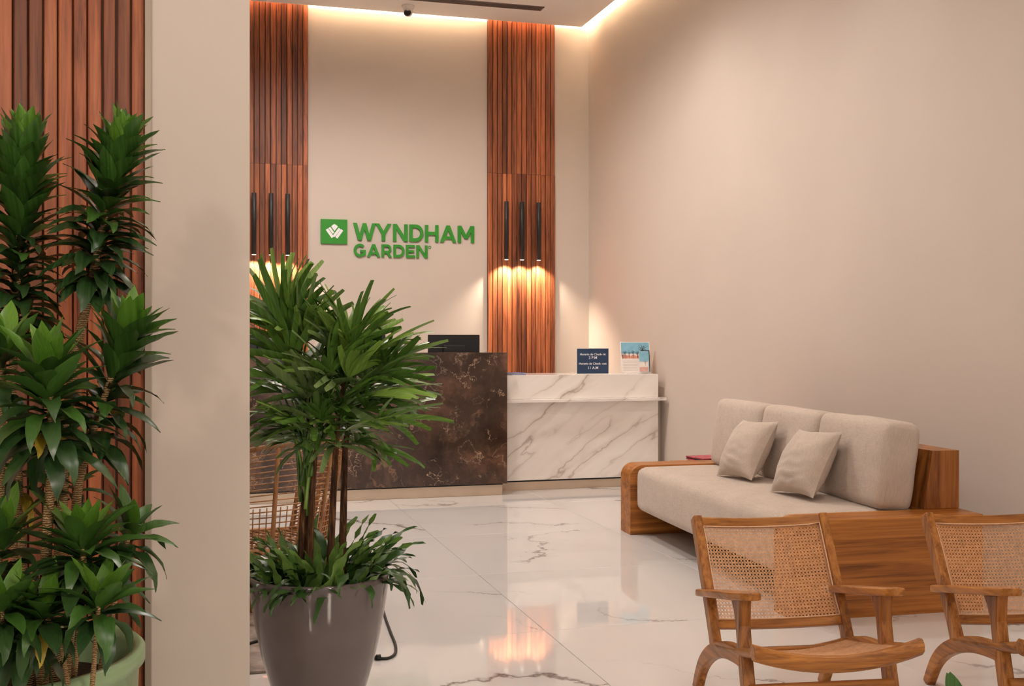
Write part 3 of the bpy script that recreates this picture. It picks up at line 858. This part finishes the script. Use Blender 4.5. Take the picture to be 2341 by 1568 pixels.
def make_chair(name, label):
    ch = thing(name, label, 'chair')
    W = .522
    pw = .034                                   # thickness of the side pieces
    for x0 in (0, W - pw):
        # arched rear leg that runs forward into the seat rail
        cl = spline([(-.012, 0), (-.072, .095), (-.145, .158), (-.240, .205), (-.355, .238), (-.46, .252), (-.52, .254)], 5)
        n = len(cl)
        hw = [.019 + .009 * math.sin(min(1, i / n * 1.6) * math.pi * .5) for i in range(n)]
        MB().prism(ccw(curve_prof(cl, hw)), 'x', x0, x0 + pw).obj('rear_leg', M['chairwood_y'], ch, .005)
        # raked back post
        cl = spline([(-.236, .198), (-.208, .26), (-.138, .385), (-.062, .515), (.006, .632)], 4)
        hw = [.040, .033, .028, .026] + [.025] * (len(cl) - 4)
        MB().prism(ccw(curve_prof(cl, hw)), 'x', x0 + .001, x0 + pw - .001).obj('back_post', M['chairwood'], ch, .005)
        # front leg, flared at the top under the arm
        fl = [(-.452, .444), (-.53, .456), (-.527, .43), (-.515, .40), (-.525, .33), (-.575, .0), (-.625, .0), (-.592, .22), (-.548, .34), (-.528, .37)]
        fl = [(-.425, .430), (-.523, .450), (-.519, .42), (-.516, .36), (-.535, .27), (-.612, 0), (-.560, 0), (-.488, .27), (-.472, .355), (-.455, .395)]
        MB().prism(ccw(fl), 'x', x0 + .002, x0 + pw + .008).obj('front_leg', M['chairwood'], ch, .006)
        # arm: a paddle seen in plan, rising to the front
        xa = x0 - .012
        out = [(.0, -.075), (.045, -.075), (.058, -.20), (.066, -.38), (.068, -.53), (.060, -.592), (.044, -.606), (.014, -.604), (-.006, -.578), (-.014, -.48), (-.012, -.30), (-.003, -.15)]
        mb = MB(); nn = len(out)
        zz = lambda y: .358 + (-.075 - y) * .198
        vs = [(xa + p[0], p[1], zz(p[1]) ) for p in out] + [(xa + p[0], p[1], zz(p[1]) + .026) for p in out]
        mb.add(vs, [tuple(range(nn - 1, -1, -1)), tuple(range(nn, 2 * nn))] + [(i, (i + 1) % nn, (i + 1) % nn + nn, i + nn) for i in range(nn)])
        for i in range(len(mb.f)): mb.f[i] = mb.f[i][::-1]
        mb.obj('arm', M['chairwood_y'], ch, .006)
    # back frame: surface between the posts, bowed a little backwards
    def BS(a, b):
        y0, z0, y1, z1 = -.205, .270, .002, .630
        p = Vector((pw + (W - 2 * pw) * a, y0 + (y1 - y0) * b, z0 + (z1 - z0) * b))
        nm = Vector((0, -(z1 - z0), (y1 - y0))).normalized()
        return p - nm * (.020 * (1 - (2 * a - 1) ** 2)), nm
    def rail(b0, b1, thick, nm_):
        vs = []; fs = []; n = 12
        for i in range(n + 1):
            a = -.01 + 1.02 * i / n
            for (b, s_) in ((b0, 1), (b1, 1), (b1, -1), (b0, -1)):
                p, nr = BS(a, b); vs.append(tuple(p + nr * s_ * thick / 2))
        for i in range(n):
            for k_ in range(4):
                fs.append((i * 4 + k_, i * 4 + (k_ + 1) % 4, (i + 1) * 4 + (k_ + 1) % 4, (i + 1) * 4 + k_))
        fs += [(3, 2, 1, 0), (n * 4, n * 4 + 1, n * 4 + 2, n * 4 + 3)]
        mb = MB(); mb.add(vs, [f[::-1] for f in fs]); return mb.obj(nm_, M['chairwood_x'], ch, .005)
    rail(.915, 1.0, .026, 'top_rail'); rail(.0, .075, .026, 'bottom_rail')
    def BC(a, b): return BS(.0 + a, .07 + b * .85)
    me = strand_mesh(BC, 36, 27, 'back_cane', .0017); o = link('back_cane', me, ch); o['kind'] = 'stuff'
    pts = [BC(a, b)[0] + BC(a, b)[1] * .014 for a, b in [(i / 10, .012) for i in range(11)] + [(.992, i / 6) for i in range(1, 7)] + [(1 - i / 10, .988) for i in range(1, 11)] + [(.008, 1 - i / 6) for i in range(1, 7)]]
    MB().tube(pts, .0028, 6).obj('cane_bead', M['cane_bead'], ch)
    # scooped seat
    def SS(a, b):
        y = -.235 - b * .455; z = .236 + .082 * b + .016 * b * b - .046 * (1 - (2 * a - 1) ** 2) * (.85 + .05 * b)
        return Vector((-.002 + (W + .004) * a, y, z)), Vector((0, -.25, .97)).normalized()
    def srail(b, w, h_, nm_, a0=0.0, a1=1.0):
        vs = []; fs = []; n = 14; K = 8
        for i in range(n + 1):
            a = a0 + (a1 - a0) * i / n
            p, nr = SS(a, b)
            for k_ in range(K):
                t = 2 * math.pi * k_ / K + math.pi / 8
                vs.append((p.x, p.y + w * math.cos(t), p.z - h_ * .55 + h_ * math.sin(t)))
        for i in range(n):
            for k_ in range(K):
                fs.append((i * K + k_, i * K + (k_ + 1) % K, (i + 1) * K + (k_ + 1) % K, (i + 1) * K + k_))
        fs += [tuple(range(K - 1, -1, -1)), tuple(n * K + k_ for k_ in range(K))]
        mb = MB(); mb.add(vs, [f[::-1] for f in fs], 0, False); return mb.obj(nm_, M['chairwood_x'], ch, .004)
    srail(1.0, .026, .028, 'seat_front_rail', -.03, 1.03); srail(0.02, .018, .02, 'seat_rear_rail', .07, .93)
    for a in (.03, .97):
        pts = [SS(a, i / 8) [0] - Vector((0, 0, .012)) for i in range(9)]
        MB().tube(pts, .017, 8).obj('seat_side_rail', M['chairwood_y'], ch)
    me = strand_mesh(lambda a, b: SS(.05 + .9 * a, .03 + .94 * b), 34, 30, 'seat_cane', .0026); o = link('seat_cane', me, ch); o['kind'] = 'stuff'
    # stretchers
    MB().box((pw * .5, -.585, .145), (W - pw * .5, -.560, .185)).obj('stretcher', M['chairwood_x'], ch, .004)
    MB().box((pw * .5, -.262, .185), (W - pw * .5, -.240, .213)).obj('stretcher', M['chairwood_x'], ch, .004)
    return ch
ch1 = make_chair('lounge_chair', 'low teak lounge chair with cane back, wholly in view before the sofa')
ch1.location = (1.772, 3.805, 0); ch1.rotation_euler = (0, 0, R(-8))
ch2 = copy_tree(ch1)
ch2['label'] = 'low teak lounge chair with cane back, cut off at the picture edge'
ch2.location = (2.640, 3.63, 0); ch2.rotation_euler = (0, 0, R(-10))
for c_ in (ch1, ch2): c_['group'] = 'cane lounge chairs'

# ------------------------------------------------------------------ rattan tub chair behind the taupe pot
rc = thing('rattan_chair', 'woven rattan tub chair half hidden behind the potted palm', 'chair', (.33, 5.62, 0), R(28))
def ring(rx, ry, z, a0, a1, n=28, lean=0):
    return [(rx * math.cos(R(a0 + (a1 - a0) * i / n)), ry * math.sin(R(a0 + (a1 - a0) * i / n)), z) for i in range(n + 1)]
NROW = 19
def shell(a, t):
    """back shell: a along the sweep (0..1), t height (0..1)"""
    an = R(-215 + 250 * a)
    rad = .30 + .055 * t
    hgt = .30 + (.51 - .24 * (abs(2 * a - 1) ** 2.2)) * t
    return Vector((rad * math.cos(an), rad * math.sin(an) * .95 - .05 * t, hgt))
for k_ in range(NROW):
    MB().tube([shell(i / 30, k_ / (NROW - 1) * .98) for i in range(31)], .0032, 6).obj('weaver', M['rattan'], rc)
for k_ in range(11):
    MB().tube([shell(k_ / 10, j / 5) for j in range(6)], .011, 8).obj('stake', M['rattan'], rc)
for k_ in range(44):
    MB().tube([shell((k_ + .5) / 44, j / 3 * .42) for j in range(4)], .003, 5).obj('upright_weaver', M['rattan'], rc)
MB().tube([shell(i / 36, 1.0) for i in range(37)], .013, 8).obj('top_hoop', M['rattan'], rc)
MB().tube(ring(.31, .30, .30, 0, 360, 36), .016, 8).obj('seat_hoop', M['rattan'], rc)
for i in range(13):
    x = -.27 + i * .045; yy = .29 * math.sqrt(max(0, 1 - (x / .31) ** 2))
    MB().tube([(x, -yy, .305), (x, yy, .305)], .006, 6).obj('seat_slat', M['rattan'], rc)
for i in range(9):
    y = -.24 + i * .06; xx = .30 * math.sqrt(max(0, 1 - (y / .30) ** 2))
    MB().tube([(-xx, y, .295), (xx, y, .295)], .005, 6).obj('seat_cross_slat', M['rattan'], rc)
for a in (45, 135, 225, 315):
    c_, s_ = math.cos(R(a)), math.sin(R(a))
    MB().tube([(.29 * c_, .28 * s_, .30), (.26 * c_, .25 * s_, .15), (.27 * c_, .26 * s_, .012)], [.016, .015, .012], 8).obj('leg', M['rattan'], rc)
MB().tube(ring(.255, .245, .14, 0, 360, 32), .009, 8).obj('foot_ring', M['rattan'], rc)

# rug under the rattan chair
rg = MB().box((-1.5, 4.42, .0005), (.36, 6.6, .011)).obj('rug', M['rug'], None, .003)
tag(rg, 'mottled grey-brown rug showing at the foot of the taupe pot', 'rug')

# ------------------------------------------------------------------ leaves
def leaf_geo(length, width, bend, fold=.28, seg=7, wave=0.0, tip=1.0, base=.30, peak=.42, seed=0, twist=0.0):
    """one blade from the origin along +y, upper side +z, bending down; returns verts, faces"""
    vs = []; fs = []
    y = z = 0.0
    rnd = random.Random(seed)
    ph = rnd.random() * 6
    for i in range(seg + 1):
        t = i / seg
        if i:
            ang = -bend * ((i - .5) / seg) ** 1.2
            y += math.cos(ang) * length / seg; z += math.sin(ang) * length / seg
        if t < peak: w = base + (1 - base) * math.sin(t / peak * math.pi / 2)
        else: w = max(0.0, 1 - ((t - peak) / (1 - peak)) ** 2.0 * tip)
        w *= width / 2
        wz = wave * math.sin(t * 17 + ph) * width
        tw = twist * t
        for sgn in (-1, 0, 1):
            lx = sgn * w; lz = abs(sgn) * w * fold * 2 * (1 - .5 * t) + sgn * wz
            vs.append((lx * math.cos(tw) - lz * math.sin(tw) + (wave * .6 * math.cos(t * 11 + ph) * width if sgn else 0), y, z + lz * math.cos(tw) + lx * math.sin(tw)))
    for i in range(seg):
        a = i * 3
        fs += [(a, a + 1, a + 4, a + 3), (a + 1, a + 2, a + 5, a + 4)]
    return vs, fs
def leaf_mesh(name, mat, **kw):
    mb = MB(); vs, fs = leaf_geo(**kw); mb.add(vs, fs, 0, True); return mb.mesh(name, mat)
def frame(p, d, up):
    y = d.normalized(); x = y.cross(up)
    x = x.normalized() if x.length > 1e-5 else y.orthogonal().normalized()
    z = x.cross(y)
    return Matrix(((x.x, y.x, z.x, p.x), (x.y, y.y, z.y, p.y), (x.z, y.z, z.z, p.z), (0, 0, 0, 1)))
GA = R(137.508)
def path_pt(pts, t):
    n = len(pts) - 1; k = min(int(t * n), n - 1); f = t * n - k
    return pts[k].lerp(pts[k + 1], f), (pts[k + 1] - pts[k]).normalized()

# ------------------------------------------------------------------ dracaena in the green pot
PG = at(-6, 1470, 2.60); PG.z = 0
dr = thing('dracaena_plant', 'tall bushy dracaena in a glossy green pot at the slatted wall', 'potted plant', PG)
MB().lathe([(0, .0), (.276, .0), (.286, .02), (.306, .33), (.314, .518), (.328, .528), (.328, .556), (.320, .564), (.304, .562), (.300, .54), (.298, .46), (.28, .36), (0, .36)], n=72).obj('pot', M['potgreen'], dr)
MB().lathe([(0, .468), (.10, .474), (.22, .468), (.2975, .462)], n=40).obj('soil', M['soil'], dr)
rd = random.Random(11)
LM = {}
for tone in ('dark', 'mid', 'young', 'yellow', 'brown'):
    for k_, (bend, tw) in enumerate(((.25, .1), (.7, -.25), (1.25, .35), (1.9, -.4))):
        LM[(tone, k_)] = leaf_mesh('leaf', M['leaf_' + tone], length=1.0, width=.31 if k_ < 3 else .28, bend=bend, fold=.24, seed=k_, twist=tw, wave=.03 if k_ < 2 else .07)
leaves = []
def head(pts, n, ln, th0, th1, rnd, yellow=0.0, spread=1.0, crown=.86):
    """pts: (u, v, distance) from the lowest to the highest leaf"""
    P_ = [at(*p) for p in pts]
    ph = rnd.random() * 6.28
    for i in range(n):
        t = i / (n - 1)
        p, ax = path_pt(P_, t)
        az = ph + i * GA + rnd.uniform(-.25, .25)
        th = R(th0 + (th1 - th0) * t ** 1.15 + rnd.uniform(-9, 9))
        ref = Vector((1, 0, 0)); e1 = (ref - ax * ref.dot(ax)).normalized(); e2 = ax.cross(e1)
        rad = e1 * math.cos(az) + e2 * math.sin(az)
        d_ = ax * math.cos(th) + rad * math.sin(th)
        l = ln * rnd.uniform(.82, 1.15) * (1.0 if t < .9 else .85)
        tone = 'young' if t > crown + rnd.uniform(-.05, .03) else ('mid' if t > crown - .32 + rnd.uniform(-.3, .15) else 'dark')
        if t < .2 and rnd.random() < yellow: tone = rnd.choice(('yellow', 'yellow', 'brown')); l *= .72
        k_ = 0 if t > .85 else rnd.choice((0, 1, 1)) if t > .5 else rnd.choice((1, 2, 2)) if th0 < 100 else rnd.choice((1, 2, 2, 3))
        up_ = ax * math.sin(th) - rad * math.cos(th)
        q = p + rad * .008
        tipy = (q + d_ * l).y
        if tipy > 3.20: continue
        leaves.append((frame(q, d_, up_) @ Matrix.Diagonal((l * spread, l, l, 1)), tone, k_))
# the two tall leafy columns, then the lower crowns
head([(30, 800, 2.62), (42, 640, 2.62), (48, 470, 2.60), (52, 330, 2.60)], 165, .122, 82, 12, rd, spread=1.12, crown=.90)
head([(205, 668, 2.62), (222, 560, 2.60), (250, 430, 2.58), (272, 330, 2.58)], 145, .118, 86, 12, rd, .05, spread=1.12, crown=.90)
head([(200, 1030, 2.50), (232, 930, 2.50), (268, 830, 2.50), (285, 770, 2.50)], 66, .140, 88, 12, rd, .08, crown=.88)
head([(118, 1035, 2.30), (115, 960, 2.30), (112, 900, 2.30), (110, 855, 2.30)], 70, .138, 102, 14, rd, .22, crown=.84)
head([(5, 900, 2.42), (5, 830, 2.42), (8, 800, 2.42)], 26, .13, 110, 15, rd, .1)
head([(40, 1150, 2.62), (42, 1080, 2.62), (45, 1020, 2.60)], 20, .12, 120, 35, rd, .25, crown=1.2)
head([(190, 1325, 2.33), (190, 1275, 2.33), (188, 1245, 2.33)], 50, .142, 104, 14, rd, .1, crown=.84)
head([(285, 1265, 2.48), (290, 1235, 2.48), (296, 1215, 2.48)], 22, .12, 105, 22, rd, .0, crown=.95)
head([(-5, 1330, 2.36), (0, 1270, 2.36), (4, 1220, 2.36)], 30, .14, 104, 15, rd, .1)
head([(222, 1418, 2.24), (224, 1395, 2.24), (226, 1372, 2.24)], 28, .125, 100, 16, rd, .1, crown=.80)
head([(96, 1440, 2.26), (98, 1415, 2.26), (100, 1395, 2.26)], 34, .118, 108, 20, rd, .1, crown=.88)
head([(0, 1430, 2.22), (4, 1405, 2.22), (8, 1385, 2.22)], 24, .115, 108, 20, rd, .1, crown=.88)
head([(52, 1490, 2.30), (54, 1465, 2.30), (56, 1445, 2.30)], 26, .115, 122, 30, rd, .1, crown=1.1)
head([(165, 1150, 2.66), (170, 1120, 2.66), (172, 1100, 2.66)], 12, .10, 110, 50, rd, .1, crown=1.2)
leaves.sort(key=lambda q: q[0].translation.dot(FW))
inv = Matrix.Translation(-PG)
for mw, tone, k_ in leaves[:300]:
    link('leaf', LM[(tone, k_)], dr, mw=inv @ mw)
mb = MB()
tones = ['dark', 'mid', 'young', 'yellow', 'brown']
for mw, tone, k_ in leaves[300:]:
    me = LM[(tone, k_)]
    mb.add([v_.co for v_ in me.vertices], [list(p.vertices) for p in me.polygons], tones.index(tone), True, inv @ mw)
if mb.v:
    o = mb.obj('rear_leaves', [M['leaf_' + t] for t in tones], dr); o['kind'] = 'stuff'
def stem(root, pts, r):
    """root: (u, distance) of the foot, standing in the soil"""
    f_ = at(root[0], HZ + (EYE - .462) * FOC / root[1], root[1])
    P_ = spline([f_ - PG] + [at(*p) - PG for p in pts], 6)
    n = len(P_)
    MB().tube(P_, [(r[0] + (r[1] - r[0]) * i / (n - 1)) * (1 + .06 * (i % 2)) for i in range(n)], 10).obj('stem', M['stem'], dr)
stem((55, 2.66), [(35, 1200, 2.64), (28, 900, 2.64), (40, 640, 2.62), (52, 320, 2.60)], (.013, .006))
stem((120, 2.68), [(148, 1050, 2.66), (172, 815, 2.65), (205, 668, 2.62), (250, 430, 2.58), (272, 330, 2.58)], (.014, .007))
stem((150, 2.56), [(172, 1180, 2.52), (200, 1030, 2.50), (285, 770, 2.50)], (.012, .006))
stem((95, 2.46), [(108, 1220, 2.34), (120, 1040, 2.30), (110, 850, 2.30)], (.013, .006))
stem((-20, 2.54), [(0, 1100, 2.44), (5, 800, 2.42)], (.013, .007))
stem((70, 2.66), [(45, 1150, 2.62), (45, 1010, 2.60)], (.011, .006))
stem((160, 2.50), [(190, 1330, 2.33), (188, 1240, 2.33)], (.007, .005))
stem((215, 2.58), [(280, 1290, 2.48), (296, 1210, 2.48)], (.007, .005))
stem((-10, 2.46), [(0, 1220, 2.36)], (.008, .005))
stem((205, 2.46), [(222, 1430, 2.25), (226, 1375, 2.24)], (.0055, .004))
stem((165, 2.48), [(140, 1480, 2.30), (100, 1400, 2.26)], (.005, .004))
stem((5, 2.44), [(6, 1390, 2.22)], (.006, .004))

# ------------------------------------------------------------------ fan palm in the taupe pot
PP = at(730, 1310, 3.70); PP.z = 0
fp = thing('fan_palm_plant', 'fan palm with leafy underplanting in a glossy taupe pot', 'potted plant', PP)
MB().lathe([(0, .0), (.112, .0), (.120, .012), (.135, .07), (.157, .15), (.186, .25), (.206, .34), (.221, .43), (.230, .50), (.233, .515), (.231, .523), (.222, .524), (.214, .515), (.210, .47), (.19, .42), (0, .42)], n=72).obj('pot', M['potgrey'], fp)
MB().lathe([(0, .478), (.12, .474), (.209, .466)], n=40).obj('soil', M['soil'], fp)
rp = random.Random(23)
def fan_mesh(nb, L_, W_, spread, seed, mat):
    mb = MB(); r_ = random.Random(seed)
    for i in range(nb):
        a = -spread + 2 * spread * i / (nb - 1) + r_.uniform(-.06, .06)
        l = L_ * r_.uniform(.82, 1.1) * (1 - .22 * abs(a) / max(spread, .1))
        vs, fs = leaf_geo(l, W_ * r_.uniform(.75, 1.15), r_.uniform(.25, .9), .24, 8, .0, .42, .45, .40, seed * 7 + i)
        rot = Matrix.Rotation(a, 4, 'Z') @ Matrix.Rotation(r_.uniform(-.18, .10), 4, 'X') @ Matrix.Rotation(r_.uniform(-.4, .4), 4, 'Y')
        mb.add(vs, fs, 0, True, rot)
    return mb.mesh('frond', mat)
FANS = [fan_mesh(rp.choice((6, 7, 8)), .240, .0265, R(rp.choice((30, 40, 50, 62))), s_, M[('palm', 'palm', 'palm_light', 'palm', 'palm_light', 'palm_pale')[s_ % 6]]) for s_ in range(12)]
pinv = Matrix.Translation(-PP)
def crown(pts, n, rnd, th0, th1, pet, sc, bias=0.0):
    P_ = [at(*p) for p in pts]; ph = rnd.random() * 6.28
    for i in range(n):
        t = i / (n - 1)
        p, ax = path_pt(P_, t)
        az = ph + i * GA
        th = R(th0 + (th1 - th0) * t + rnd.uniform(-8, 8))
        e1 = (RT - ax * RT.dot(ax)).normalized(); e2 = ax.cross(e1)
        rad = e1 * math.cos(az) + e2 * math.sin(az)
        d_ = (ax * math.cos(th) + rad * math.sin(th)).normalized()
        h_ = p + d_ * pet * rnd.uniform(.7, 1.2)
        mid = p.lerp(h_, .5) + ax * .02
        up_ = ax * math.sin(th) - rad * math.cos(th)
        fd = (d_ + Vector((0, 0, rnd.uniform(-.15, .2))) + RT * bias).normalized()
        k_ = rnd.randrange(len(FANS)); s_ = sc * rnd.uniform(.85, 1.12)
        fr = link('frond', FANS[k_], fp, mw=pinv @ frame(h_, fd, up_) @ Matrix.Rotation(rnd.uniform(-.5, .5), 4, 'Y') @ Matrix.Scale(s_, 4))
        MB().tube([p - PP, mid - PP, h_ - PP], [.0045, .0035, .003], 6).obj('petiole', FANS[0].materials[0], fp)
crown([(712, 1040, 3.70), (706, 950, 3.70), (692, 850, 3.70), (676, 795, 3.70)], 27, rp, 80, 6, .125, 1.0, -.05)
crown([(768, 1030, 3.66), (780, 950, 3.66), (788, 880, 3.66), (792, 845, 3.66)], 26, rp, 82, 8, .115, .95, .04)
crown([(792, 1030, 3.76), (806, 960, 3.76), (824, 910, 3.76), (838, 885, 3.76)], 18, rp, 82, 16, .10, .84, .06)
crown([(726, 1030, 3.62), (735, 980, 3.62), (745, 900, 3.62)], 15, rp, 66, 22, .10, .85, .0)
# upright sheaths and petioles along the stoutest cane
for i in range(12):
    u0 = 694 + rp.uniform(-8, 22); u1 = 700 + (i - 5.5) * 13 + rp.uniform(-8, 8)
    pts = spline([at(u0, 1120 + rp.uniform(-60, 60), 3.69 - .004 * i) - PP, at((u0 * 2 + u1) / 3, 1010, 3.68) - PP, at(u1, 890 + rp.uniform(-30, 30), 3.67) - PP], 4)
    MB().tube(pts, [.0065 - .0035 * k_ / (len(pts) - 1) for k_ in range(len(pts))], 6).obj('petiole', M['palm' if i % 3 else 'palm_light'], fp)
for pts, r_ in (([(690, 1345, 3.70), (696, 1180, 3.70), (708, 1030, 3.70), (704, 920, 3.70), (680, 795, 3.70)], (.018, .006)),
                ([(752, 1345, 3.66), (760, 1180, 3.66), (769, 1010, 3.66), (780, 920, 3.66), (792, 830, 3.66)], (.013, .005)),
                ([(780, 1340, 3.74), (785, 1180, 3.74), (790, 1020, 3.75), (808, 940, 3.76), (838, 875, 3.76)], (.014, .005)),
                ([(706, 1345, 3.66), (712, 1180, 3.66), (722, 1030, 3.66)], (.013, .006))):
    P_ = spline([at(*p) - PP for p in pts], 6); n = len(P_)
    MB().tube(P_, [r_[0] + (r_[1] - r_[0]) * (i / (n - 1)) ** 1.2 for i in range(n)], 10).obj('cane', M['palmcane'], fp)
# arching ferny underplanting
FL = [leaf_mesh('fern_leaf', M['fern' if k_ % 4 else 'fern_light'], length=1.0, width=.135 + .02 * (k_ % 2), bend=(.5, 1.1, 1.8, 2.4)[k_ % 4], fold=.12, seed=k_, wave=.24, base=.25, peak=.45, tip=.85, seg=10, twist=(.4, -.5, .3)[k_ % 3]) for k_ in range(8)]
rf = random.Random(5)
for i in range(215):
    r0 = .20 * math.sqrt(rf.random()); a = rf.uniform(0, 6.283)
    if i < 16: r0 = .17 + rf.random() * .03
    p = PP + Vector((r0 * math.cos(a), r0 * math.sin(a), .474))
    az = a + rf.uniform(-.9, .9); el = R(rf.uniform(30, 78) if r0 > .13 else rf.uniform(48, 86))
    d_ = Vector((math.cos(az) * math.cos(el), math.sin(az) * math.cos(el), math.sin(el)))
    l = rf.uniform(.13, .25) * (1.08 if math.cos(az) > .3 else .95)
    k_ = rf.randrange(8) if r0 > .13 else rf.choice((0, 1, 4, 5))
    link('fern_leaf', FL[k_], fp, mw=pinv @ frame(p, d_, Vector((0, 0, 1))) @ Matrix.Scale(l, 4))

# ------------------------------------------------------------------ black cord on the floor beside the taupe pot
def fl_at(u, v, z=0.006):
    return at(u, v, (EYE - z) * FOC / (v - HZ))
cd = thing('power_cord', 'black rubber cord curling on the floor beside the taupe pot', 'cord', fl_at(862, 1504))
o_ = fl_at(862, 1504)
pts = spline([fl_at(u, v) - o_ for u, v in ((872, 1380), (881, 1412), (893, 1445), (904, 1474), (903, 1494), (888, 1504), (868, 1505))], 6)
MB().tube(pts, .0062, 8).obj('cable', M['cord'], cd)
e = fl_at(868, 1505) - o_
MB().tube([e + Vector((.004, 0, .004)), e + Vector((-.014, 0, .004))], .0125, 12).tube([e + Vector((-.014, 0, .004)), e + Vector((-.022, 0, .004))], .009, 12).obj('connector', M['cord'], cd)
c2 = MB().tube([fl_at(540, 1478, .0175), fl_at(565, 1472, .0175), fl_at(580, 1467, .0175), fl_at(600, 1462, .0175)], .006, 8).obj('cable_end', M['cord'])
tag(c2, 'short length of black cable at the pier beside the taupe pot', 'cable')

# ------------------------------------------------------------------ plant just below the frame, one leaf tip reaching in
PN = at(2250, 1560, 2.25); PN.z = 0
npl = thing('leafy_plant', 'low green plant with one leaf tip reaching in below the chairs', 'potted plant', PN)
MB().lathe([(0, 0), (.10, 0), (.125, .30), (.13, .33), (.12, .33), (.115, .29), (0, .29)], n=40).obj('pot', M['potgrey'], npl)
for i in range(9):
    a = R(40 * i + 10); el = R(48 + 8 * (i % 3))
    d_ = Vector((math.cos(a) * math.cos(el), math.sin(a) * math.cos(el), math.sin(el)))
    link('leaf', FL[i % 8], npl, mw=frame(Vector((0, 0, .28)), d_, Vector((0, 0, 1))) @ Matrix.Scale(.20, 4))
tipp = at(2168, 1536, 2.25) - PN
b0 = Vector((0, 0, .29)); mid = b0.lerp(tipp, .6) + Vector((0, 0, .04))
mb = MB(); P_ = spline([b0, mid, tipp], 6)
for i, p in enumerate(P_[:-1]):
    pass
vs = []; fs = []
sd = (tipp - b0).cross(FW).normalized()
n = len(P_)
for i, p in enumerate(P_):
    w = .020 * math.sin(min(1, (1 - i / (n - 1)) * 2.2 + .12) * math.pi / 2)
    vs += [tuple(p - sd * w), tuple(p + Vector((0, 0, -.003))), tuple(p + sd * w)]
for i in range(n - 1): fs += [(3 * i, 3 * i + 1, 3 * i + 4, 3 * i + 3), (3 * i + 1, 3 * i + 2, 3 * i + 5, 3 * i + 4)]
mb.add(vs, fs, 0, True); mb.obj('leaf', M['leaf_mid'], npl)
